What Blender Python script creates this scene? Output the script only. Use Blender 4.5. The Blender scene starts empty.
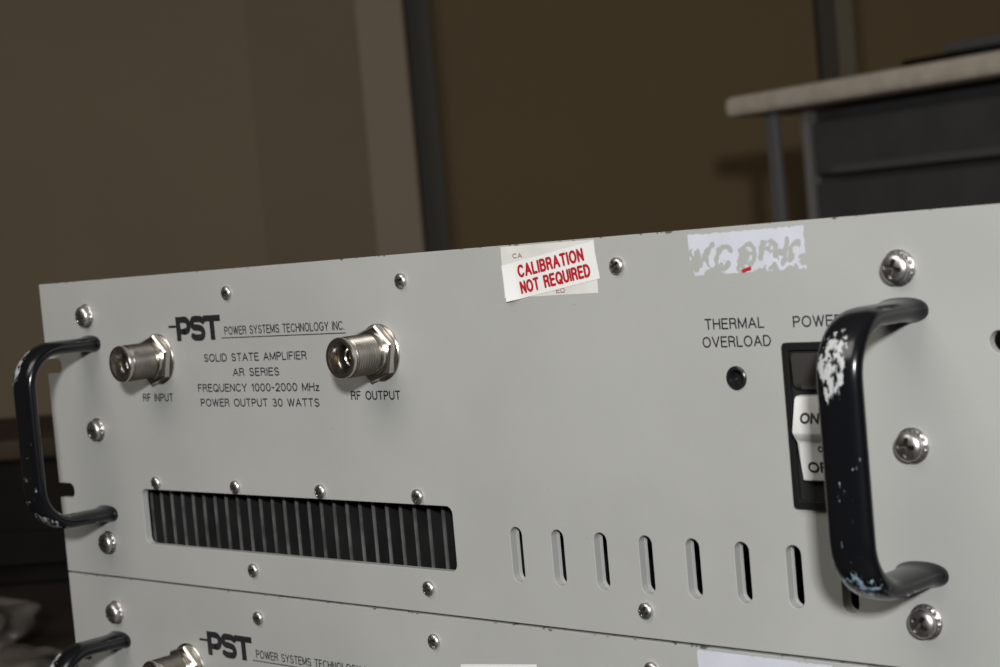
import bpy, bmesh, math, random
import numpy as np
from mathutils import Vector, Matrix, noise
random.seed(4)
S=bpy.context.scene
COL=S.collection
S.view_settings.view_transform='Standard'
S.view_settings.look='None'
B=0.8907            # height of the upper panel's lower edge
W=482.6; H=132.5; PITCH=0.13335

# ------------------------------------------------------------ materials
def mat(name,color,rough=.5,metal=0.,noise_amt=0.,noise_scale=20.,bump=0.,bump_scale=200.,spec=.5,color2=None):
    m=bpy.data.materials.new(name);m.use_nodes=True
    nt=m.node_tree;b=nt.nodes['Principled BSDF']
    b.inputs['Base Color'].default_value=(*color,1);b.inputs['Roughness'].default_value=rough
    b.inputs['Metallic'].default_value=metal;b.inputs['Specular IOR Level'].default_value=spec
    tc=nt.nodes.new('ShaderNodeTexCoord')
    if noise_amt>0 or color2:
        n=nt.nodes.new('ShaderNodeTexNoise');n.inputs['Scale'].default_value=noise_scale;n.inputs['Detail'].default_value=6
        nt.links.new(tc.outputs['Object'],n.inputs['Vector'])
        r=nt.nodes.new('ShaderNodeValToRGB')
        c2=color2 if color2 else tuple(max(0,c*(1-noise_amt)) for c in color)
        r.color_ramp.elements[0].color=(*c2,1);r.color_ramp.elements[1].color=(*color,1)
        r.color_ramp.elements[0].position=.35;r.color_ramp.elements[1].position=.62
        nt.links.new(n.outputs['Fac'],r.inputs['Fac']);nt.links.new(r.outputs['Color'],b.inputs['Base Color'])
    if bump>0:
        n2=nt.nodes.new('ShaderNodeTexNoise');n2.inputs['Scale'].default_value=bump_scale;n2.inputs['Detail'].default_value=4
        nt.links.new(tc.outputs['Object'],n2.inputs['Vector'])
        bp=nt.nodes.new('ShaderNodeBump');bp.inputs['Strength'].default_value=bump;bp.inputs['Distance'].default_value=.001
        nt.links.new(n2.outputs['Fac'],bp.inputs['Height']);nt.links.new(bp.outputs['Normal'],b.inputs['Normal'])
    return m
def add_specks(m,color,scale,lo,hi,amount=1.,zrange=None,center=None,radius=None,stretch=(1,1,1)):
    """mix a second colour into base colour where a noise exceeds a threshold"""
    nt=m.node_tree;b=nt.nodes['Principled BSDF']
    tc=nt.nodes.new('ShaderNodeTexCoord');mp=nt.nodes.new('ShaderNodeMapping');mp.inputs['Scale'].default_value=stretch
    nt.links.new(tc.outputs['Object'],mp.inputs['Vector'])
    n=nt.nodes.new('ShaderNodeTexNoise');n.inputs['Scale'].default_value=scale;n.inputs['Detail'].default_value=5;n.inputs['Roughness'].default_value=.65
    nt.links.new(mp.outputs['Vector'],n.inputs['Vector'])
    mr=nt.nodes.new('ShaderNodeMapRange');mr.inputs['From Min'].default_value=lo;mr.inputs['From Max'].default_value=hi
    mr.inputs['To Max'].default_value=amount
    val=n.outputs['Fac']
    if center:
        d=nt.nodes.new('ShaderNodeVectorMath');d.operation='SUBTRACT';d.inputs[1].default_value=center
        nt.links.new(tc.outputs['Object'],d.inputs[0])
        sc=nt.nodes.new('ShaderNodeVectorMath');sc.operation='DIVIDE';sc.inputs[1].default_value=radius
        nt.links.new(d.outputs[0],sc.inputs[0])
        ln=nt.nodes.new('ShaderNodeVectorMath');ln.operation='LENGTH';nt.links.new(sc.outputs[0],ln.inputs[0])
        m1=nt.nodes.new('ShaderNodeMath');m1.operation='MULTIPLY_ADD';m1.inputs[1].default_value=-.45;m1.inputs[2].default_value=.45
        nt.links.new(ln.outputs['Value'],m1.inputs[0])
        mn=nt.nodes.new('ShaderNodeMath');mn.operation='MINIMUM';mn.inputs[1].default_value=.16
        nt.links.new(m1.outputs[0],mn.inputs[0])
        m2=nt.nodes.new('ShaderNodeMath');m2.operation='ADD'
        nt.links.new(n.outputs['Fac'],m2.inputs[0]);nt.links.new(mn.outputs[0],m2.inputs[1]);val=m2.outputs[0]
    if zrange:
        sx=nt.nodes.new('ShaderNodeSeparateXYZ');nt.links.new(tc.outputs['Object'],sx.inputs[0])
        g=nt.nodes.new('ShaderNodeMapRange');g.inputs['From Min'].default_value=zrange[0];g.inputs['From Max'].default_value=zrange[1]
        g.inputs['To Min'].default_value=-.4;g.inputs['To Max'].default_value=0
        nt.links.new(sx.outputs['Z'],g.inputs['Value'])
        m3=nt.nodes.new('ShaderNodeMath');m3.operation='ADD';nt.links.new(val,m3.inputs[0]);nt.links.new(g.outputs[0],m3.inputs[1]);val=m3.outputs[0]
    nt.links.new(val,mr.inputs['Value'])
    mx=nt.nodes.new('ShaderNodeMix');mx.data_type='RGBA'
    inp=b.inputs['Base Color']
    if inp.is_linked: nt.links.new(inp.links[0].from_socket,mx.inputs[6])
    else: mx.inputs[6].default_value=inp.default_value
    mx.inputs[7].default_value=(*color,1)
    nt.links.new(mr.outputs[0],mx.inputs[0]);nt.links.new(mx.outputs[2],inp)
    return m
PANEL=mat('panel_grey_paint',(.395,.398,.38),.42,noise_amt=.08,noise_scale=14,bump=.06,bump_scale=900)
add_specks(PANEL,(.2,.2,.18),240,.69,.73,.6)
add_specks(PANEL,(.08,.07,.06),260,.58,.62,.9,zrange=(.1303,.1322))
SUBP=mat('bare_aluminium',(.50,.50,.48),.5,.0,noise_amt=.1)
CHASSIS=mat('chassis_metal',(.35,.35,.33),.5,.3,noise_amt=.1)
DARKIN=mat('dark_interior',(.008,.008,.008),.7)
FIN_SHADE=mat('fin_shaded_metal',(.022,.022,.022),.45,.2,noise_amt=.4,noise_scale=60)  # fin sides: shade between the fins put into the colour
FIN_LIT=mat('fin_lit_edge',(.16,.16,.155),.4,.2,noise_amt=.6,noise_scale=90)  # same fins, front edges painted lighter as the flash would catch them
INK=mat('black_ink',(.015,.015,.017),.5)
BLACK=mat('black_plastic',(.012,.012,.013),.3)
GLOSS=mat('smoked_rocker_window',(.04,.037,.035),.12)
WHITEP=mat('white_plastic',(.64,.64,.62),.35)
STEEL=mat('screw_steel',(.66,.64,.62),.36,1.,noise_amt=.25,noise_scale=400)
RECESS=mat('screw_recess',(.06,.055,.05),.5,.8)
NICKEL=mat('nickel',(.62,.59,.55),.25,1.,noise_amt=.25,noise_scale=150)
GOLD=mat('gold_contact',(.5,.38,.18),.3,1.)
TEFLON=mat('insulator',(.05,.045,.04),.5)
def handle_mat(name,chips):
    m=mat(name,(.005,.0055,.007),.2,bump=.04,bump_scale=300)
    add_specks(m,(.55,.6,.65),330,.71,.73)
    for c,rad,col,sc,lo in chips:
        add_specks(m,col,sc,lo,lo+.04,center=c,radius=rad,stretch=(1,1,.4))
    return m
WH=(.48,.49,.49);BLU=(.30,.42,.52)
H_PLAIN=handle_mat('handle_black_paint_worn',[((-.004,-.031,.030),(.006,.010,.012),WH,420,.63),((.0,-.028,-.036),(.008,.012,.008),WH,450,.67),((.0,-.037,-.02),(.008,.008,.02),BLU,500,.79)])
H_CHIP=handle_mat('handle_black_paint_chipped',[((-.001,-.037,.0270),(.0050,.010,.0125),WH,560,.61),((.0,-.033,-.036),(.008,.009,.007),BLU,520,.68),((.002,-.037,-.012),(.008,.008,.03),BLU,600,.825)])
STK_OLD=mat('old_paper_sticker',(.68,.67,.62),.6,noise_amt=.12,noise_scale=90)
STK_NEW=mat('white_paper_sticker',(.76,.76,.74),.5)
RED=mat('red_ink',(.42,.012,.02),.5)
RESID=mat('torn_label_paper',(.56,.575,.64),.7,noise_amt=.06,noise_scale=100)

# ------------------------------------------------------------ helpers
def new_obj(name,bm,mats,parent=None,loc=(0,0,0),smooth=False,scale=.001):
    me=bpy.data.meshes.new(name)
    if scale!=1: bmesh.ops.scale(bm,vec=(scale,)*3,verts=bm.verts)
    bmesh.ops.recalc_face_normals(bm,faces=bm.faces)
    bm.to_mesh(me);bm.free()
    for m in (mats if isinstance(mats,(list,tuple)) else [mats]): me.materials.append(m)
    if smooth:
        for p in me.polygons:p.use_smooth=True
        try: me.set_sharp_from_angle(angle=math.radians(35))
        except Exception: pass
    o=bpy.data.objects.new(name,me);COL.objects.link(o);o.location=loc
    if parent:o.parent=parent
    return o
def bm_box(bm,x0,x1,y0,y1,z0,z1,mi=0,bev=0):
    vs=[bm.verts.new(v) for v in((x0,y0,z0),(x1,y0,z0),(x1,y1,z0),(x0,y1,z0),(x0,y0,z1),(x1,y0,z1),(x1,y1,z1),(x0,y1,z1))]
    fs=[bm.faces.new([vs[i] for i in f]) for f in((3,2,1,0),(4,5,6,7),(0,1,5,4),(1,2,6,5),(2,3,7,6),(3,0,4,7))]
    for f in fs:f.material_index=mi
    if bev>0:
        es=list({e for f in fs for e in f.edges})
        r=bmesh.ops.bevel(bm,geom=es,offset=bev,segments=2,affect='EDGES',profile=.5)
        for f in r['faces']:f.material_index=mi
def bm_lathe(bm,prof,segs=32,cx=0,cz=0,mi=0,hexr=None):
    rings=[]
    for r,n in prof:
        if r<1e-6: rings.append([bm.verts.new((cx,-n,cz))]);continue
        rings.append([bm.verts.new((cx+r*math.cos(2*math.pi*i/segs),-n,cz+r*math.sin(2*math.pi*i/segs))) for i in range(segs)])
    for a,b in zip(rings,rings[1:]):
        for i in range(segs):
            j=(i+1)%segs
            if len(a)==1 and len(b)==1:continue
            if len(a)==1:f=bm.faces.new((a[0],b[i],b[j]))
            elif len(b)==1:f=bm.faces.new((a[i],a[j],b[0]))
            else:f=bm.faces.new((a[i],a[j],b[j],b[i]))
            f.material_index=mi
def rrect(x0,x1,z0,z1,r,n=6):
    pts=[]
    for cx,cz,a in((x1-r,z1-r,0),(x0+r,z1-r,90),(x0+r,z0+r,180),(x1-r,z0+r,270)):
        for i in range(n+1):
            t=math.radians(a+90*i/n);pts.append((cx+r*math.cos(t),cz+r*math.sin(t)))
    return pts
def circ(cx,cz,r,n=28):
    return [(cx+r*math.cos(2*math.pi*i/n),cz+r*math.sin(2*math.pi*i/n)) for i in range(n)]
def plate(name,outlines,thick,bevel,mats,parent,loc=(0,0,0)):
    cu=bpy.data.curves.new(name,'CURVE');cu.dimensions='2D';cu.fill_mode='BOTH'
    cu.extrude=thick/2-bevel;cu.bevel_depth=bevel;cu.bevel_resolution=1;cu.offset=-bevel
    for o in outlines:
        sp=cu.splines.new('POLY');sp.points.add(len(o)-1)
        for p,(x,z) in zip(sp.points,o):p.co=(x,z,0,1)
        sp.use_cyclic_u=True
    tmp=bpy.data.objects.new('tmp',cu);COL.objects.link(tmp)
    bpy.context.view_layer.update()
    dg=bpy.context.evaluated_depsgraph_get()
    me=bpy.data.meshes.new_from_object(tmp.evaluated_get(dg))
    bpy.data.objects.remove(tmp)
    me.materials.clear()
    me.transform(Matrix(((1,0,0,0),(0,0,-1,thick/2),(0,1,0,0),(0,0,0,1))))
    me.transform(Matrix.Scale(.001,4))
    me.name=name
    for m in (mats if isinstance(mats,(list,tuple)) else [mats]):me.materials.append(m)
    for p in me.polygons:p.use_smooth=False
    o=bpy.data.objects.new(name,me);COL.objects.link(o);o.location=loc
    if parent:o.parent=parent
    return o
# ---- engraving style stroke font
def arc(cx,cy,rx,ry,a0,a1,n=9):
    return [(cx+rx*math.cos(math.radians(a0+(a1-a0)*i/n)),cy+ry*math.sin(math.radians(a0+(a1-a0)*i/n))) for i in range(n+1)]
G={
'A':(.76,[[(0,0),(.38,1),(.76,0)],[(.13,.34),(.63,.34)]]),
'B':(.64,[[(0,0),(0,1),(.36,1)]+arc(.36,.77,.24,.23,90,-90)+[(0,.54)],[(.36,.54)]+arc(.37,.27,.27,.27,90,-90)+[(0,0)]]),
'C':(.74,[arc(.4,.5,.4,.5,42,318,14)]),
'D':(.7,[[(0,0),(0,1),(.28,1)]+arc(.28,.5,.42,.5,90,-90,12)+[(0,0)]]),
'E':(.58,[[(.58,0),(0,0),(0,1),(.58,1)],[(0,.53),(.52,.53)]]),
'F':(.55,[[(0,0),(0,1),(.55,1)],[(0,.52),(.48,.52)]]),
'G':(.78,[arc(.4,.5,.4,.5,45,320,14)+[(.76,.2),(.76,.46),(.44,.46)]]),
'H':(.66,[[(0,0),(0,1)],[(.66,0),(.66,1)],[(0,.53),(.66,.53)]]),
'I':(.0,[[(0,0),(0,1)]]),
'L':(.52,[[(0,1),(0,0),(.52,0)]]),
'M':(.8,[[(0,0),(0,1),(.4,.1),(.8,1),(.8,0)]]),
'N':(.66,[[(0,0),(0,1),(.66,0),(.66,1)]]),
'O':(.82,[arc(.41,.5,.41,.5,0,360,20)]),
'P':(.6,[[(0,0),(0,1),(.33,1)]+arc(.33,.74,.27,.26,90,-90)+[(0,.48)]]),
'Q':(.82,[arc(.41,.5,.41,.5,0,360,20),[(.5,.25),(.8,-.04)]]),
'R':(.64,[[(0,0),(0,1),(.35,1)]+arc(.35,.76,.26,.24,90,-90)+[(0,.52)],[(.36,.52),(.52,.45),(.58,.3),(.6,.05),(.64,0)]]),
'S':(.64,[arc(.32,.75,.28,.25,25,250,9)+arc(.32,.26,.31,.26,70,-155,9)]),
'T':(.64,[[(0,1),(.64,1)],[(.32,1),(.32,0)]]),
'U':(.66,[[(0,1),(0,.32)]+arc(.33,.32,.33,.32,180,360,10)+[(.66,1)]]),
'V':(.72,[[(0,1),(.36,0),(.72,1)]]),
'W':(1.0,[[(0,1),(.25,0),(.5,1),(.75,0),(1,1)]]),
'Y':(.7,[[(0,1),(.35,.45),(.7,1)],[(.35,.45),(.35,0)]]),
'z':(.46,[[(0,.66),(.46,.66),(0,0),(.46,0)]]),
'0':(.62,[arc(.31,.5,.31,.5,0,360,18)]),
'1':(.26,[[(0,.76),(.24,1),(.24,0)]]),
'2':(.6,[arc(.3,.71,.29,.29,165,-30,9)+[(0,0),(.6,0)]]),
'3':(.6,[arc(.29,.76,.26,.24,150,-90,8)+arc(.29,.27,.3,.27,90,-150,8)]),
'-':(.34,[[(0,.45),(.34,.45)]]),
'.':(.0,[[(0,0),(.0,.02)]]),
' ':(.34,[]),
}
STK=[0]
def strokes(bm,pts,w,tf,y,caps=True):
    P=[tf(p) for p in pts]
    r=w/2
    def yy():
        STK[0]=(STK[0]+1)%23
        return y-STK[0]*.0012
    for a,b in zip(P,P[1:]):
        d=Vector((b[0]-a[0],b[1]-a[1]))
        if d.length<1e-6:continue
        d.normalize();n=Vector((-d.y,d.x))*r;q_=yy()
        bm.faces.new([bm.verts.new((q[0],q_,q[1])) for q in((a[0]-n.x,a[1]-n.y),(b[0]-n.x,b[1]-n.y),(b[0]+n.x,b[1]+n.y),(a[0]+n.x,a[1]+n.y))])
    for a in (P if caps else P[1:-1]):
        q_=yy()
        bm.faces.new([bm.verts.new((a[0]+r*math.cos(i*math.pi/5),q_,a[1]+r*math.sin(i*math.pi/5))) for i in range(10)])
def text_into(bm,s,x0,x1,z,h,w,y=-.05,rot=0,origin=None,gap=.27,slant=0,gw=1):
    tot=sum(G[c][0]*gw for c in s)+gap*(len(s)-1)
    sx=(x1-x0-w)/tot;hh=h-w
    cr,sr=math.cos(rot),math.sin(rot)
    cur=0
    for c in s:
        gwid,pl=G[c]
        def tf(p,cur=cur):
            px=x0+w/2+(cur+p[0]*gw)*sx+slant*p[1]*hh;pz=z-hh/2+p[1]*hh
            if origin:
                dx,dz=px-origin[0],pz-origin[1];px=origin[0]+dx*cr-dz*sr;pz=origin[1]+dx*sr+dz*cr
            return(px,pz)
        for p in pl:strokes(bm,p,w,tf,y)
        cur+=gwid*gw+gap
def fix_up(bm):
    for f in bm.faces:
        f.normal_update()
        if f.normal.y>0:f.normal_flip()
def flat_obj(name,bm,mat_,parent,loc=(0,0,0),label=None):
    bmesh.ops.scale(bm,vec=(.001,)*3,verts=bm.verts)
    fix_up(bm)
    me=bpy.data.meshes.new(name);bm.to_mesh(me);bm.free();me.materials.append(mat_)
    o=bpy.data.objects.new(name,me);COL.objects.link(o);o.parent=parent;o.location=loc
    if label:o['label']=label
    return o
def text_obj(name,items,mat_,parent,w=.42,label=None,y=-.05,loc=(0,0,0)):
    bm=bmesh.new()
    for it in items:
        text_into(bm,it[0],it[1],it[2],it[3],it[4],it[5] if len(it)>5 else w,y)
    return flat_obj(name,bm,mat_,parent,loc,label)
def tri(name,parent,loc=(0,0,0)):
    e=bpy.data.objects.new(name,None);COL.objects.link(e);e.empty_display_size=.02;e.parent=parent;e.location=loc
    return e

# ------------------------------------------------------------ screw meshes
def screw_mesh(name,R,hd,washer,rec,recw,depth):
    bm=bmesh.new();segs=72;nr=26
    base=0
    if washer:
        bm_lathe(bm,[(R*.5,0),(washer,0),(washer,.55),(washer-.25,.8),(R*.8,.8)],48)
        rr=[]
        for k in(0.8,1.5):
            rr.append([bm.verts.new(((R*(1.08 if i%2 else 1.0))*math.cos(2*math.pi*i/36),-k,(R*(1.08 if i%2 else 1.0))*math.sin(2*math.pi*i/36))) for i in range(36)])
        for i in range(36):
            bm.faces.new((rr[0][i],rr[0][(i+1)%36],rr[1][(i+1)%36],rr[1][i]))
        base=1.4
    rings=[]
    def dome(r):
        t=r/R
        return base+hd*(.30+.70*math.sqrt(max(0,1-(t*.96)**2.6)))
    bm_lathe(bm,[(R*.9,0),(R,base),(R,base+hd*.25),(R,dome(R))],segs)
    c=bm.verts.new((0,-(dome(0)-depth),0))
    for k in range(1,nr+1):
        r=R*k/nr;ring=[]
        for i in range(segs):
            a=2*math.pi*i/segs;x,z=r*math.cos(a),r*math.sin(a)
            n=dome(r)
            if (abs(x)<recw or abs(z)<recw) and r<rec:
                n=min(n,dome(0)-depth*(1.05-(r/rec)*.75))
            ring.append(bm.verts.new((x,-n,z)))
        rings.append(ring)
    def mi(f):
        cn=f.calc_center_median();r=math.hypot(cn.x,cn.z)
        return 1 if (abs(cn.x)<recw*1.02 or abs(cn.z)<recw*1.02) and r<rec else 0
    for i in range(segs):
        f=bm.faces.new((c,rings[0][i],rings[0][(i+1)%segs]));f.material_index=1
    for a,b in zip(rings,rings[1:]):
        for i in range(segs):
            f=bm.faces.new((a[i],a[(i+1)%segs],b[(i+1)%segs],b[i]));f.material_index=mi(f)
    bmesh.ops.scale(bm,vec=(.001,)*3,verts=bm.verts)
    bmesh.ops.recalc_face_normals(bm,faces=bm.faces)
    me=bpy.data.meshes.new(name);bm.to_mesh(me);bm.free();me.materials.append(STEEL);me.materials.append(RECESS)
    for p in me.polygons:p.use_smooth=True
    me.set_sharp_from_angle(angle=math.radians(40))
    return me
BIG=screw_mesh('rack_screw_mesh',4.3,3.0,5.3,2.7,.62,1.5)
SMALL=screw_mesh('small_screw_mesh',2.75,2.0,None,1.9,.42,1.1)

# ------------------------------------------------------------ handle
def handle_mesh(name,m):
    bm=bmesh.new();half=38.1;reach=34.8;r=16
    path=[(0,half,1.25),(1.0,half,1.15),(3,half,1.04)]
    for k in range(1,7): path.append((3+(reach-r-3)*k/6,half,1))
    for k in range(1,13):
        a=math.radians(90-90*k/12);path.append((reach-r+r*math.cos(a),half-r+r*math.sin(a),1))
    zs=[half-r-(2*(half-r))*k/14 for k in range(1,14)]
    for z in zs:path.append((reach,z,1))
    for k in range(0,13):
        a=math.radians(-90*k/12);path.append((reach-r+r*math.cos(a),-(half-r)+r*math.sin(a),1))
    for k in range(1,7): path.append((reach-r-(reach-r-3)*k/6,-half,1))
    path+=[(1.0,-half,1.15),(0,-half,1.25)]
    ns=28;rings=[]
    for i,(n,z,s) in enumerate(path):
        p0=path[max(0,i-1)];p1=path[min(len(path)-1,i+1)]
        t=Vector((p1[0]-p0[0],p1[1]-p0[1])).normalized();nn=Vector((-t.y,t.x))
        ring=[]
        for k in range(ns):
            a=2*math.pi*k/ns;ca,sa=math.cos(a),math.sin(a)
            e=2/2.35
            x=7.0*math.copysign(abs(ca)**e,ca)*s;q=3.1*math.copysign(abs(sa)**e,sa)*s
            ring.append(bm.verts.new((x,-(n+nn.x*q),z+nn.y*q)))
        rings.append(ring)
    for a,b in zip(rings,rings[1:]):
        for k in range(ns):bm.faces.new((a[k],a[(k+1)%ns],b[(k+1)%ns],b[k]))
    bm.faces.new(rings[0]);bm.faces.new(list(reversed(rings[-1])))
    bmesh.ops.scale(bm,vec=(.001,)*3,verts=bm.verts)
    bmesh.ops.recalc_face_normals(bm,faces=bm.faces)
    me=bpy.data.meshes.new(name);bm.to_mesh(me);bm.free();me.materials.append(m)
    for p in me.polygons:p.use_smooth=True
    return me

# ------------------------------------------------------------ amplifier
def make_amp():
    root=bpy.data.objects.new('rack_amplifier',None);COL.objects.link(root);root.location=(0,0,B-.0073)
    root['label']='grey rack-mount amplifier with black handles stacked on another'
    root['category']='amplifier';root['group']='stacked rack amplifiers'
    up=(0,0,.0073)
    slots=[285.8+19.22*i for i in range(8)]
    border=[(0,0),(W,0),(W,H),(0,H)]
    for zc in(H/2+28.6,H/2-28.6):     # open mounting notches in the edge
        border.append((0,zc+3.4))
        border+=[(8.6+3.4*math.cos(math.radians(a)),zc+3.4*math.sin(math.radians(a))) for a in range(90,-91,-15)]
        border.append((0,zc-3.4))
    outl=[border,rrect(64.3,255.2,16.2,40.2,3.0)]
    sl=[rrect(x-2.8,x+2.8,14.7,34.2,2.78,8) for x in slots]
    outl+=sl
    outl.append(circ(385.6,85.7,3.1))
    for z in(H/2-28.6,H/2+28.6):outl.append(rrect(W-11.2,W-2.4,z-3.1,z+3.1,3.08,8))
    fp=plate('front_panel',outl,3.2,.22,PANEL,root,up)
    plate('inner_plate',[[(272,6),(458,6),(458,60),(272,60)]]+sl,1.5,.05,SUBP,root,(0,.00325,.0073))
    bm=bmesh.new()
    x0,x1,y0,y1,z0,z1=22,461,5.0,400,1.0,126
    bm_box(bm,x0,x1,y0,y1,z1-1.2,z1);bm_box(bm,x0,x1,y0,y1,z0,z0+1.2)
    bm_box(bm,x0,x0+1.5,y0,y1,z0+1.2,z1-1.2);bm_box(bm,x1-1.5,x1,y0,y1,z0+1.2,z1-1.2)
    bm_box(bm,x0+1.5,x1-1.5,y1-1.5,y1,z0+1.2,z1-1.2)
    new_obj('chassis',bm,CHASSIS,root,up)
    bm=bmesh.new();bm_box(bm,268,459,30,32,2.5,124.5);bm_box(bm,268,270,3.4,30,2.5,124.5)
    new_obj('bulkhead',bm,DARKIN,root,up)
    bm=bmesh.new();bm_box(bm,26,266,34,38,8,60,0)
    x=60
    while x<262:
        bm_box(bm,x,x+1.0,7.8,34,11,50,1)
        bm_box(bm,x,x+1.0,7,7.8,11,50,2)
        x+=7.6
    new_obj('heat_sink',bm,[DARKIN,FIN_SHADE,FIN_LIT],root,up)
    for fx in(50,430):
        for fy in(40,360):
            bm=bmesh.new();bm_lathe(bm,[(0,0),(7,0),(8,8.3),(0,8.3)],20)
            o=new_obj('foot',bm,BLACK,root,(fx/1000,fy/1000,0));o.rotation_euler=(-math.pi/2,0,0)
    def scr(me,x,z,nm):
        o=bpy.data.objects.new(nm,me);COL.objects.link(o);o.parent=root
        o.location=(x/1000,0,.0073+z/1000);o.rotation_euler=(0,random.uniform(0,1.5),0);o['label']='phillips pan-head steel screw'
    for x,zz in((36.0,(116.9,66.0,15.2)),(445.2,(116.7,65.6,14.4))):
        for z in zz:scr(BIG,x,z,'rack_screw')
    for x in(137.6,240.0,342.0):
        scr(SMALL,x,122.8,'panel_screw');scr(SMALL,x-.2,9.2,'panel_screw')
    for x in(76.2,131,184,238.4):scr(SMALL,x,43.3,'panel_screw')
    for x,m,l in((35.9,H_PLAIN,'worn black painted bow handle'),(444.8,H_CHIP,'black painted bow handle with chipped paint')):
        o=bpy.data.objects.new('handle',handle_mesh('handle',m));COL.objects.link(o);o.parent=root
        o.location=(x/1000,0,.0073+H/2000);o['label']=l
    for cx in(86.8,224.8):
        c=tri('coaxial_connector',root,(cx/1000,0,.0073+.0968))
        bm=bmesh.new()
        bm_lathe(bm,[(8,0),(10.8,0),(10.8,.5),(10.5,.8),(8,.8)],48)
        new_obj('washer',bm,NICKEL,c,smooth=True)
        bm=bmesh.new()
        R=10.9
        bm_lathe(bm,[(7.4,.8),(R-.7,.8),(R,1.4),(R,3.6),(R-.8,4.3),(7.4,4.3)],6)
        for v in bm.verts:
            a=math.radians(17);v.co=Vector((v.co.x*math.cos(a)-v.co.z*math.sin(a),v.co.y,v.co.x*math.sin(a)+v.co.z*math.cos(a)))
        new_obj('hex_nut',bm,NICKEL,c)
        prof=[(8.3,4.3),(8.3,5.6),(7.0,5.9)]
        n=6.2
        while n<17.0:
            prof+=[(6.8,n),(7.65,n+.45),(7.65,n+.55),(6.8,n+1.0)];n+=1.25
        prof+=[(7.0,17.7),(7.0,18.2),(7.5,18.4),(7.65,19.6),(7.35,20.1),(6.1,20.1),(5.9,19.5),(5.6,12),(5.6,9)]
        bm=bmesh.new();bm_lathe(bm,prof,56)
        new_obj('threaded_barrel',bm,NICKEL,c,smooth=True)
        bm=bmesh.new();bm_lathe(bm,[(5.6,9),(2.4,9),(2.4,10.5),(0,10.5)],32)
        new_obj('insulator',bm,TEFLON,c,smooth=True)
        bm=bmesh.new();bm_lathe(bm,[(3.8,9),(3.8,14),(3.5,14.4),(3.1,14),(3.1,10)],32)
        new_obj('inner_sleeve',bm,NICKEL,c,smooth=True)
        bm=bmesh.new();bm_lathe(bm,[(1.3,10),(1.3,14),(.9,14.6),(.5,14.4),(.5,13),(0,13)],20)
        new_obj('center_pin',bm,GOLD,c,smooth=True)
    bm=bmesh.new()
    bm_lathe(bm,[(3.0,-2),(3.0,0),(3.7,.0),(3.7,.5),(3.3,.8),(2.5,.7),(2.3,-.5),(2.3,-3)],32)
    bm_lathe(bm,[(2.3,-3),(2.3,-1.6),(1.6,-1.3),(0,-1.3)],24)
    new_obj('thermal_reset_button',bm,BLACK,root,(.3856,0,.0073+.0857),smooth=True)
    # power switch
    sw=tri('power_switch',root,(.4162,0,.0073+.0711))
    plate('bezel',[rrect(-12.3,12.3,-25.2,25.2,1.2),rrect(-10.2,10.2,-22.8,22.8,.8)],1.6,.25,BLACK,sw,(0,-.0016,0))
    bm=bmesh.new();bm_box(bm,-11,11,-.3,-.05,-24,24)
    new_obj('recess',bm,DARKIN,sw)
    def prof_x(name,pf,x0,x1,m,label=None,bev=.35):
        bm=bmesh.new()
        a=[bm.verts.new((x0,-n,z)) for z,n in pf];b=[bm.verts.new((x1,-n,z)) for z,n in pf]
        bm.faces.new(a);bm.faces.new(list(reversed(b)))
        for i in range(len(pf)):
            j=(i+1)%len(pf);bm.faces.new((a[i],b[i],b[j],a[j]))
        bmesh.ops.bevel(bm,geom=list(bm.edges),offset=bev,segments=2,affect='EDGES')
        o=new_obj(name,bm,m,sw,smooth=True)
        if label:o['label']=label
        return o
    prof_x('rocker_lens',[(22.0,.3),(22.0,2.6),(20.5,3.4),(12.5,3.0),(11.0,1.4),(11.0,.3)],-8.2,8.2,GLOSS,'dark glossy window')
    prof_x('rocker',[(9.4,.4),(9.2,3.2),(8.2,4.0),(-1.0,6.4),(-2.4,5.9),(-4.4,3.6),(-16.3,2.4),(-16.6,.4)],-7.6,8.2,WHITEP,'white two-position rocker paddle',.25)
    bm=bmesh.new()
    text_into(bm,'ON',-5.0,1.7,0,3.5,.75,0)
    for v in bm.verts:
        t=(2.9+v.co.z*.95);v.co=Vector((v.co.x,v.co.y-(4.0+(8.2-t)*(2.4/9.2)+.08),t))
    bm2=bmesh.new();text_into(bm2,'OFF',-5.2,5.2,0,3.4,.7,0)
    text_into(bm2,'0',-.9,.9,5.6,2.0,.5,0)
    for v in bm2.verts:
        t=(-12.2+v.co.z);v.co=Vector((v.co.x,v.co.y-(3.6+(-4.4-t)*(-1.2/11.9)+.08),t))
    me=bpy.data.meshes.new('t');bm2.to_mesh(me);bm2.free();bm.from_mesh(me);bpy.data.meshes.remove(me)
    flat_obj('rocker_lettering',bm,INK,sw)
    # lettering
    h=3.4
    text_obj('specification_lettering',[
      ('SOLID STATE AMPLIFIER',118.0,183.0,96.6,h),('AR SERIES',136.2,165.6,90.5,h),
      ('FREQUENCY 1000-2000 MHz',112.0,188.8,84.2,h),('POWER OUTPUT 30 WATTS',113.0,188.0,78.1,h)],INK,root,.54,loc=up)
    text_obj('input_lettering',[('RF INPUT',72.4,94.2,80.3,3.5,.58)],INK,root,loc=up)
    text_obj('output_lettering',[('RF OUTPUT',206.6,233.8,80.8,3.5,.58)],INK,root,loc=up)
    text_obj('thermal_lettering',[('THERMAL',375.0,397.4,102.6,3.5,.5),('OVERLOAD',373.6,399.4,97.0,3.5,.5)],INK,root,loc=up)
    text_obj('power_lettering',[('POWER',407.8,425.2,102.4,3.5,.5)],INK,root,loc=up)
    # emblem: heavy square-ended letters, dash and fine line of writing
    bm=bmesh.new()
    text_into(bm,'POWER SYSTEMS TECHNOLOGY INC.',133.4,206.4,107.5,3.5,.48)
    I=lambda p:p
    strokes(bm,[(131.0,104.6),(206.8,104.6)],.38,I,-.05)
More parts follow.
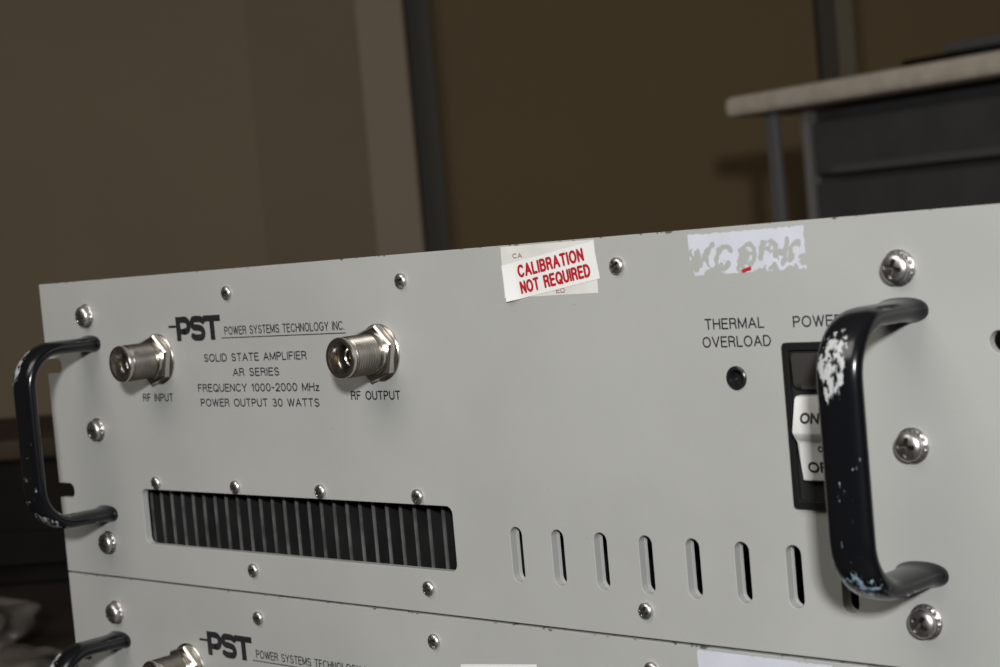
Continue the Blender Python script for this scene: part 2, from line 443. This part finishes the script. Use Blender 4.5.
    y=-.06;sw_=3.0;z0,z1=104.0,114.2
    def bar(pts,w=sw_):strokes(bm,pts,w,I,y,caps=False)
    bar([(95.8,110.2),(103.0,110.2)],1.0)
    # P
    bar([(102.6,z0),(102.6,z1)]);bar([(101.1,z1-1.3),(107.0,z1-1.3)],2.6);bar([(103,z0+3.9),(107.0,z0+3.9)],2.5)
    bar([(106.3,z1-1.3)]+arc(107.3,110.4,2.45,2.45,90,-90,10)+[(106.3,z0+3.9)],2.8)
    # S
    bar([(119.6,z1-2.6)]+arc(116.6,z1-2.9+.2,3.2,1.4,20,90,4)+[(114.5,z1-1.3)]+arc(114.0,z1-3.05,2.0,1.75,90,270,8)+[(115.6,z1-4.85)]+arc(117.4,z0+3.1,2.0,1.95,90,-90,8)+[(115.0,z0+1.2)]+arc(114.6,z0+2.7,2.8,1.5,-90,-165,4),2.75)
    # T
    bar([(119.9,z1-1.3),(131.2,z1-1.3)],2.6);bar([(125.5,z0),(125.5,z1)])
    flat_obj('maker_emblem',bm,INK,root,up,'bold black letter emblem with thin line of writing')
    return root
def residue(name,x0,x1,z0,z1,seed,parent,zbase,cuts):
    bm=bmesh.new();c=.2
    nx=int((x1-x0)/c);nz=int((z1-z0)/c)
    grid={}
    def vert(i,j):
        if (i,j) not in grid:grid[(i,j)]=bm.verts.new((x0+i*c,-.06,z0+j*c))
        return grid[(i,j)]
    segs=[]
    for pl in cuts:
        for a,b in zip(pl,pl[1:]):segs.append((Vector(a),Vector(b)))
    w,hh=x1-x0,z1-z0
    for i in range(nx):
        for j in range(nz):
            x,z=i*c,j*c
            e=min(x,w-x,hh-z)
            v=noise.noise(Vector((x*.16+seed,z*.2,seed)))*1.1+.3*noise.noise(Vector((x*.8,z*.8,seed+5)))
            ok=v+(z/hh-.16)*1.0>0 and e+noise.noise(Vector((x*.9,z*.9,9)))*.5>.2
            if ok:
                p=Vector((x,z))
                for a,b in segs:
                    d=b-a;t=max(0,min(1,(p-a).dot(d)/d.length_squared))
                    if (p-a-d*t).length<.82+.9*noise.noise(Vector((x*.45,z*.45,2))):ok=False;break
            if ok:bm.faces.new((vert(i,j),vert(i+1,j),vert(i+1,j+1),vert(i,j+1)))
    o=new_obj(name,bm,RESID,parent,(0,0,zbase))
    o['label']='torn white paper label remnant'
    return o
amp=make_amp()
up=.0073
amp2=amp.copy();COL.objects.link(amp2);amp2.location=(0,0,B-.0073-PITCH)
amp2['label']='grey rack-mount amplifier supporting the one above'
def copy_children(src,dst):
    for ch in list(src.children):
        c=ch.copy();COL.objects.link(c);c.parent=dst
        copy_children(ch,c)
copy_children(amp,amp2)
def rect_patch(name,cx,cz,w,h,rot,y,m,parent,curl=0):
    bm=bmesh.new();nx,nz=24,6
    cr,sr=math.cos(rot),math.sin(rot);g=[]
    for i in range(nx+1):
        row=[]
        for j in range(nz+1):
            a=(i/nx-.5)*w;b=(j/nz-.5)*h
            yy=y-curl*max(0,(-(i/nx-.5)-.36))*10*(.3+.7*(1-j/nz))
            row.append(bm.verts.new((cx+a*cr-b*sr,yy,cz+a*sr+b*cr)))
        g.append(row)
    for i in range(nx):
        for j in range(nz):bm.faces.new((g[i][j],g[i+1][j],g[i+1][j+1],g[i][j+1]))
    return flat_obj(name,bm,m,parent,(0,0,up))
rect_patch('old_sticker',311.8,123.2,42.2,17.6,0,-.06,STK_OLD,amp)['label']='aged cream paper sticker'
cs=rect_patch('calibration_sticker',312.6,122.3,42.0,12.6,math.radians(8.2),-.2,STK_NEW,amp,curl=1.0)
cs['label']='white paper sticker with red printing'
bm=bmesh.new();O=(312.6,122.3);ro=math.radians(8.2)
text_into(bm,'CALIBRATION',298.2,328.6,125.2,4.5,.92,-.28,ro,O,gap=.36)
text_into(bm,'NOT REQUIRED',298.0,330.2,119.6,4.5,.92,-.28,ro,O,gap=.36)
flat_obj('red_lettering',bm,RED,cs)
FAINT=mat('faded_ink',(.30,.16,.14),.6)
text_obj('old_sticker_lettering',[('CA',296,300.5,128.6,1.8,.35),('ED',314.5,318.5,115.9,1.8,.35)],FAINT,amp,y=-.1,loc=(0,0,up))
def slant(pl):return [(x+.22*z,z) for x,z in pl]
cuts=[slant(p) for p in ([(2,2.0),(7,9)],[(7.5,2.0),(4.5,6.0)],arc(12.2,5.0,2.7,3.3,40,320),arc(21,5.0,2.8,3.3,-60,240),
  arc(28.5,5.6,2.9,3.4,-20,200),[(34.5,2.0),(35,9.0)],arc(38.4,5.0,1.8,3.0,60,220))]
residue('torn_label',371,414.3,118.0,131.0,3.1,amp,up,cuts)
rect_patch('red_scrap',392.6,118.9,3.6,1.1,.25,-.12,RED,amp)
rect_patch('blank_sticker',272,110.9,38,13,math.radians(5.8),-.06,STK_NEW,amp2)['label']='white paper sticker'
residue('torn_label',361,412,117.5,131.6,8.3,amp2,up,cuts[2:5])

# ------------------------------------------------------------ room
CAM2=Vector((.70729,-.44382));YAW=.7552
fx,fy=-math.sin(YAW),math.cos(YAW);rx,ry=math.cos(YAW),math.sin(YAW)
def RP(u,v,z): return Vector((CAM2.x+rx*u+fx*v,CAM2.y+ry*u+fy*v,z))
def rbox(name,u0,u1,v0,v1,z0,z1,m,bev=0,parent=None,yaw=YAW,local=False):
    bm=bmesh.new();w,d,h=(u1-u0),(v1-v0),(z1-z0)
    bm_box(bm,-w/2,w/2,-d/2,d/2,0,h,0,bev)
    o=new_obj(name,bm,m,None,scale=1)
    if local:
        o.parent=parent;o.location=((u0+u1)/2,(v0+v1)/2,z0)
    else:
        o.location=RP((u0+u1)/2,(v0+v1)/2,z0);o.rotation_euler=(0,0,yaw)
    return o
WALL_L=mat('wall_tan_paint',(.215,.162,.104),.8,noise_amt=.06,noise_scale=3,bump=.1,bump_scale=60)
WALL_P=mat('wall_tan_panel',(.193,.145,.092),.8,noise_amt=.06,noise_scale=3)
WALL_B=mat('wall_brown_paint',(.160,.108,.050),.8,noise_amt=.08,noise_scale=2,bump=.1,bump_scale=60)
POST_L=mat('post_beige',(.24,.185,.125),.6)
TRIM_D=mat('trim_dark_olive',(.042,.034,.019),.6)
POST_M=mat('post_mid_olive',(.14,.115,.07),.6)
FLOOR=mat('floor_vinyl',(.12,.10,.08),.5,noise_amt=.2,noise_scale=3)
CEIL=mat('ceiling_tile',(.35,.33,.3),.9)
def st(o):o['kind']='structure';return o
st(rbox('floor',-3,3.2,-2.2,3.4,-.05,0,FLOOR))
st(rbox('ceiling',-3,3.2,-2.2,3.4,2.8,2.85,CEIL))
st(rbox('wall_back',-3,3.2,3.25,3.35,0,2.8,WALL_B))
st(rbox('wall_left',-3.1,-3,-2.2,3.4,0,2.8,WALL_L))
st(rbox('wall_right',3.2,3.3,-2.2,3.4,0,2.8,WALL_B))
st(rbox('wall_front',-3,3.2,-2.3,-2.2,0,2.8,WALL_L))
st(rbox('wall_partition',-3,-.405,3.10,3.25,0,2.8,WALL_L))
st(rbox('trim_1',-.405,-.213,3.10,3.25,0,2.8,WALL_P))
st(rbox('trim_2',-.213,-.127,3.09,3.25,0,2.8,POST_L,.004))
st(rbox('trim_3',-.127,-.086,3.20,3.25,0,2.8,TRIM_D))  # dark olive strip filling the step beside the partition end
st(rbox('trim_4',.612,.642,3.21,3.25,0,2.8,TRIM_D))
st(rbox('trim_5',.642,.676,3.20,3.25,0,2.8,POST_M,.004))

TT=B-PITCH-.0073
TABLE=mat('table_laminate',(.025,.02,.016),.45,noise_amt=.3,noise_scale=8)
TLEG=mat('table_steel',(.06,.06,.06),.4,.6)
tb=bpy.data.objects.new('work_table',None);COL.objects.link(tb);tb['label']='dark laminate work table carrying the stacked equipment';tb['category']='table'
bm=bmesh.new();bm_box(bm,-1.15,.95,-.12,.85,TT-.03,TT,0,.003);new_obj('tabletop',bm,TABLE,tb,scale=1)
for lx in(-1.1,.85):
    for ly in(-.07,.75):
        bm=bmesh.new();bm_box(bm,lx,lx+.05,ly,ly+.05,0,TT-.03,0,.004);new_obj('leg',bm,TLEG,tb,scale=1)

CRATE=mat('dark_brown_box',(.008,.006,.004),.8,noise_amt=.5,noise_scale=12,spec=.15)
LID=mat('brown_board',(.042,.028,.018),.7,noise_amt=.5,noise_scale=25,spec=.2)
cr=bpy.data.objects.new('storage_crate',None);COL.objects.link(cr);cr.location=(-.78,.50,TT);cr.rotation_euler=(0,0,.62)
cr['label']='dark brown crate with board lid on the table';cr['category']='crate'
rbox('crate_body',-.24,.24,-.12,.12,0,.115,CRATE,.004,cr,local=True)
rbox('lid',-.25,.25,-.13,.13,.115,.133,LID,.003,cr,local=True)
rbox('crate_slat',-.24,.24,-.132,-.12,.02,.05,CRATE,.002,cr,local=True)
PLAS=mat('crumpled_plastic',(.16,.14,.12),.35,color2=(.015,.012,.010),noise_scale=14)
def bag(loc,s,seed):
    bm=bmesh.new();bmesh.ops.create_icosphere(bm,subdivisions=5,radius=1)
    for v in bm.verts:
        n=noise.noise(v.co*1.5+Vector((seed,0,0)))*.35+noise.noise(v.co*3.5+Vector((0,seed,0)))*.12
        v.co=v.co*(.85+n);v.co.x*=s[0];v.co.y*=s[1];v.co.z*=s[2]
        if v.co.z<-s[2]*.55:v.co.z=-s[2]*.55
    o=new_obj('plastic_bag',bm,PLAS,None,scale=1);o.location=(loc[0],loc[1],loc[2]+s[2]*.55)
    for p in o.data.polygons:p.use_smooth=True
    o['label']='crumpled translucent plastic bag lying on the table';o['category']='bag';o['group']='crumpled plastic on the table'
bag((-.50,.22,TT),(.06,.05,.03),1.3)
bag((-.33,.16,TT),(.05,.05,.022),4.7)

E=Vector((.547,-.837))
yaw2=YAW+math.atan2(E.y,E.x)
BT=mat('bench_top_laminate',(.60,.53,.44),.5,noise_amt=.15,noise_scale=60)
BLEG=mat('bench_leg_grey',(.15,.148,.15),.5,.2)
CAB=mat('cabinet_grey',(.058,.057,.058),.6,.0,noise_amt=.15)
CABD=mat('cabinet_ledge',(.08,.079,.078),.6)
CABL=mat('cabinet_light_edge',(.18,.17,.16),.5)
ztop=1.0262+.160
BP=RP(.320,2.40,0)
wb=bpy.data.objects.new('workbench',None);COL.objects.link(wb);wb.location=BP;wb.rotation_euler=(0,0,yaw2)
wb['label']='tan-topped workbench with grey metal legs';wb['category']='workbench'
rbox('tabletop',0,1.5,0,.55,ztop-.028,ztop,BT,.009,wb,local=True)
for lx in(.058,1.40):
    for ly in(.02,.49):rbox('leg',lx,lx+.02,ly,ly+.012,0,ztop-.028,BLEG,.003,wb,local=True)
RM=Matrix.Rotation(yaw2,3,'Z')
cb=bpy.data.objects.new('drawer_cabinet',None);COL.objects.link(cb);cb.location=BP+RM@Vector((.105,.04,0));cb.rotation_euler=(0,0,yaw2)
cb['label']='dark grey steel drawer cabinet under the workbench';cb['category']='cabinet'
rbox('body',0,1.1,.02,.45,0,ztop-.032,CAB,.003,cb,local=True)
rbox('frame_post',0,.012,0,.02,0,ztop-.032,CABL,.002,cb,local=True)
zz=ztop-.042
for i in range(6):
    hh=.075 if i==0 else .15
    d=rbox('drawer',.016,1.09,.004,.02,zz-hh,zz-.006,CAB,.003,cb,local=True)
    p=rbox('drawer_pull',-.5,.5,-.008,0,0,.010,CABD,.001,d,local=True)
    p.location=(0,-.010,.0)
    zz-=hh+.004
cs2=bpy.data.objects.new('instrument_case',None);COL.objects.link(cs2);cs2.location=BP+RM@Vector((.30,.03,0))+Vector((0,0,ztop));cs2.rotation_euler=(0,0,yaw2)
cs2['label']='low dark instrument case lying on the workbench';cs2['category']='case'
rbox('case_body',0,.7,0,.3,0,.010,CRATE,.003,cs2,local=True)
rbox('case_lid',.06,.66,.01,.28,.010,.022,CABD,.003,cs2,local=True)

# ------------------------------------------------------------ camera
r=np.array([0.08559,0.7552,-0.06406]);t=np.linalg.norm(r);k=r/t
K=np.array([[0,-k[2],k[1]],[k[2],0,-k[0]],[-k[1],k[0],0]])
R=np.eye(3)+math.sin(t)*K+(1-math.cos(t))*K@K
M=np.array([[1,0,0],[0,0,-1],[0,1,0]])
Cw=(np.diag([1,-1,-1])@R@M).T
cam=bpy.data.objects.new('camera',bpy.data.cameras.new('camera'));COL.objects.link(cam);S.camera=cam
cam.matrix_world=Matrix([list(Cw[0])+[.70729],list(Cw[1])+[-.44382],list(Cw[2])+[B+.13555],[0,0,0,1]])
cam.data.sensor_width=36;cam.data.lens=1765/1000*36;cam.data.clip_start=.02
cam.data.dof.use_dof=True;cam.data.dof.focus_distance=.62;cam.data.dof.aperture_fstop=20

# ------------------------------------------------------------ lights
def area(name,loc,target,size,power,col):
    l=bpy.data.lights.new(name,'AREA');l.size=size;l.energy=power;l.color=col
    o=bpy.data.objects.new(name,l);COL.objects.link(o);o.location=loc
    o.rotation_euler=(Vector(target)-Vector(loc)).to_track_quat('-Z','Y').to_euler()
area('flash_lamp',(1.25,-1.02,1.38),(.1,0,.95),.10,22,(1,1,1))
area('ambient_fill',(.1,-1.3,2.6),(-.3,.6,.95),1.3,24,(1,.96,.90))  # added overhead fill that lifts the background; no fixture is known there
w=bpy.data.worlds.new('world');S.world=w;w.use_nodes=True
w.node_tree.nodes['Background'].inputs[0].default_value=(.9,.85,.8,1);w.node_tree.nodes['Background'].inputs[1].default_value=.25
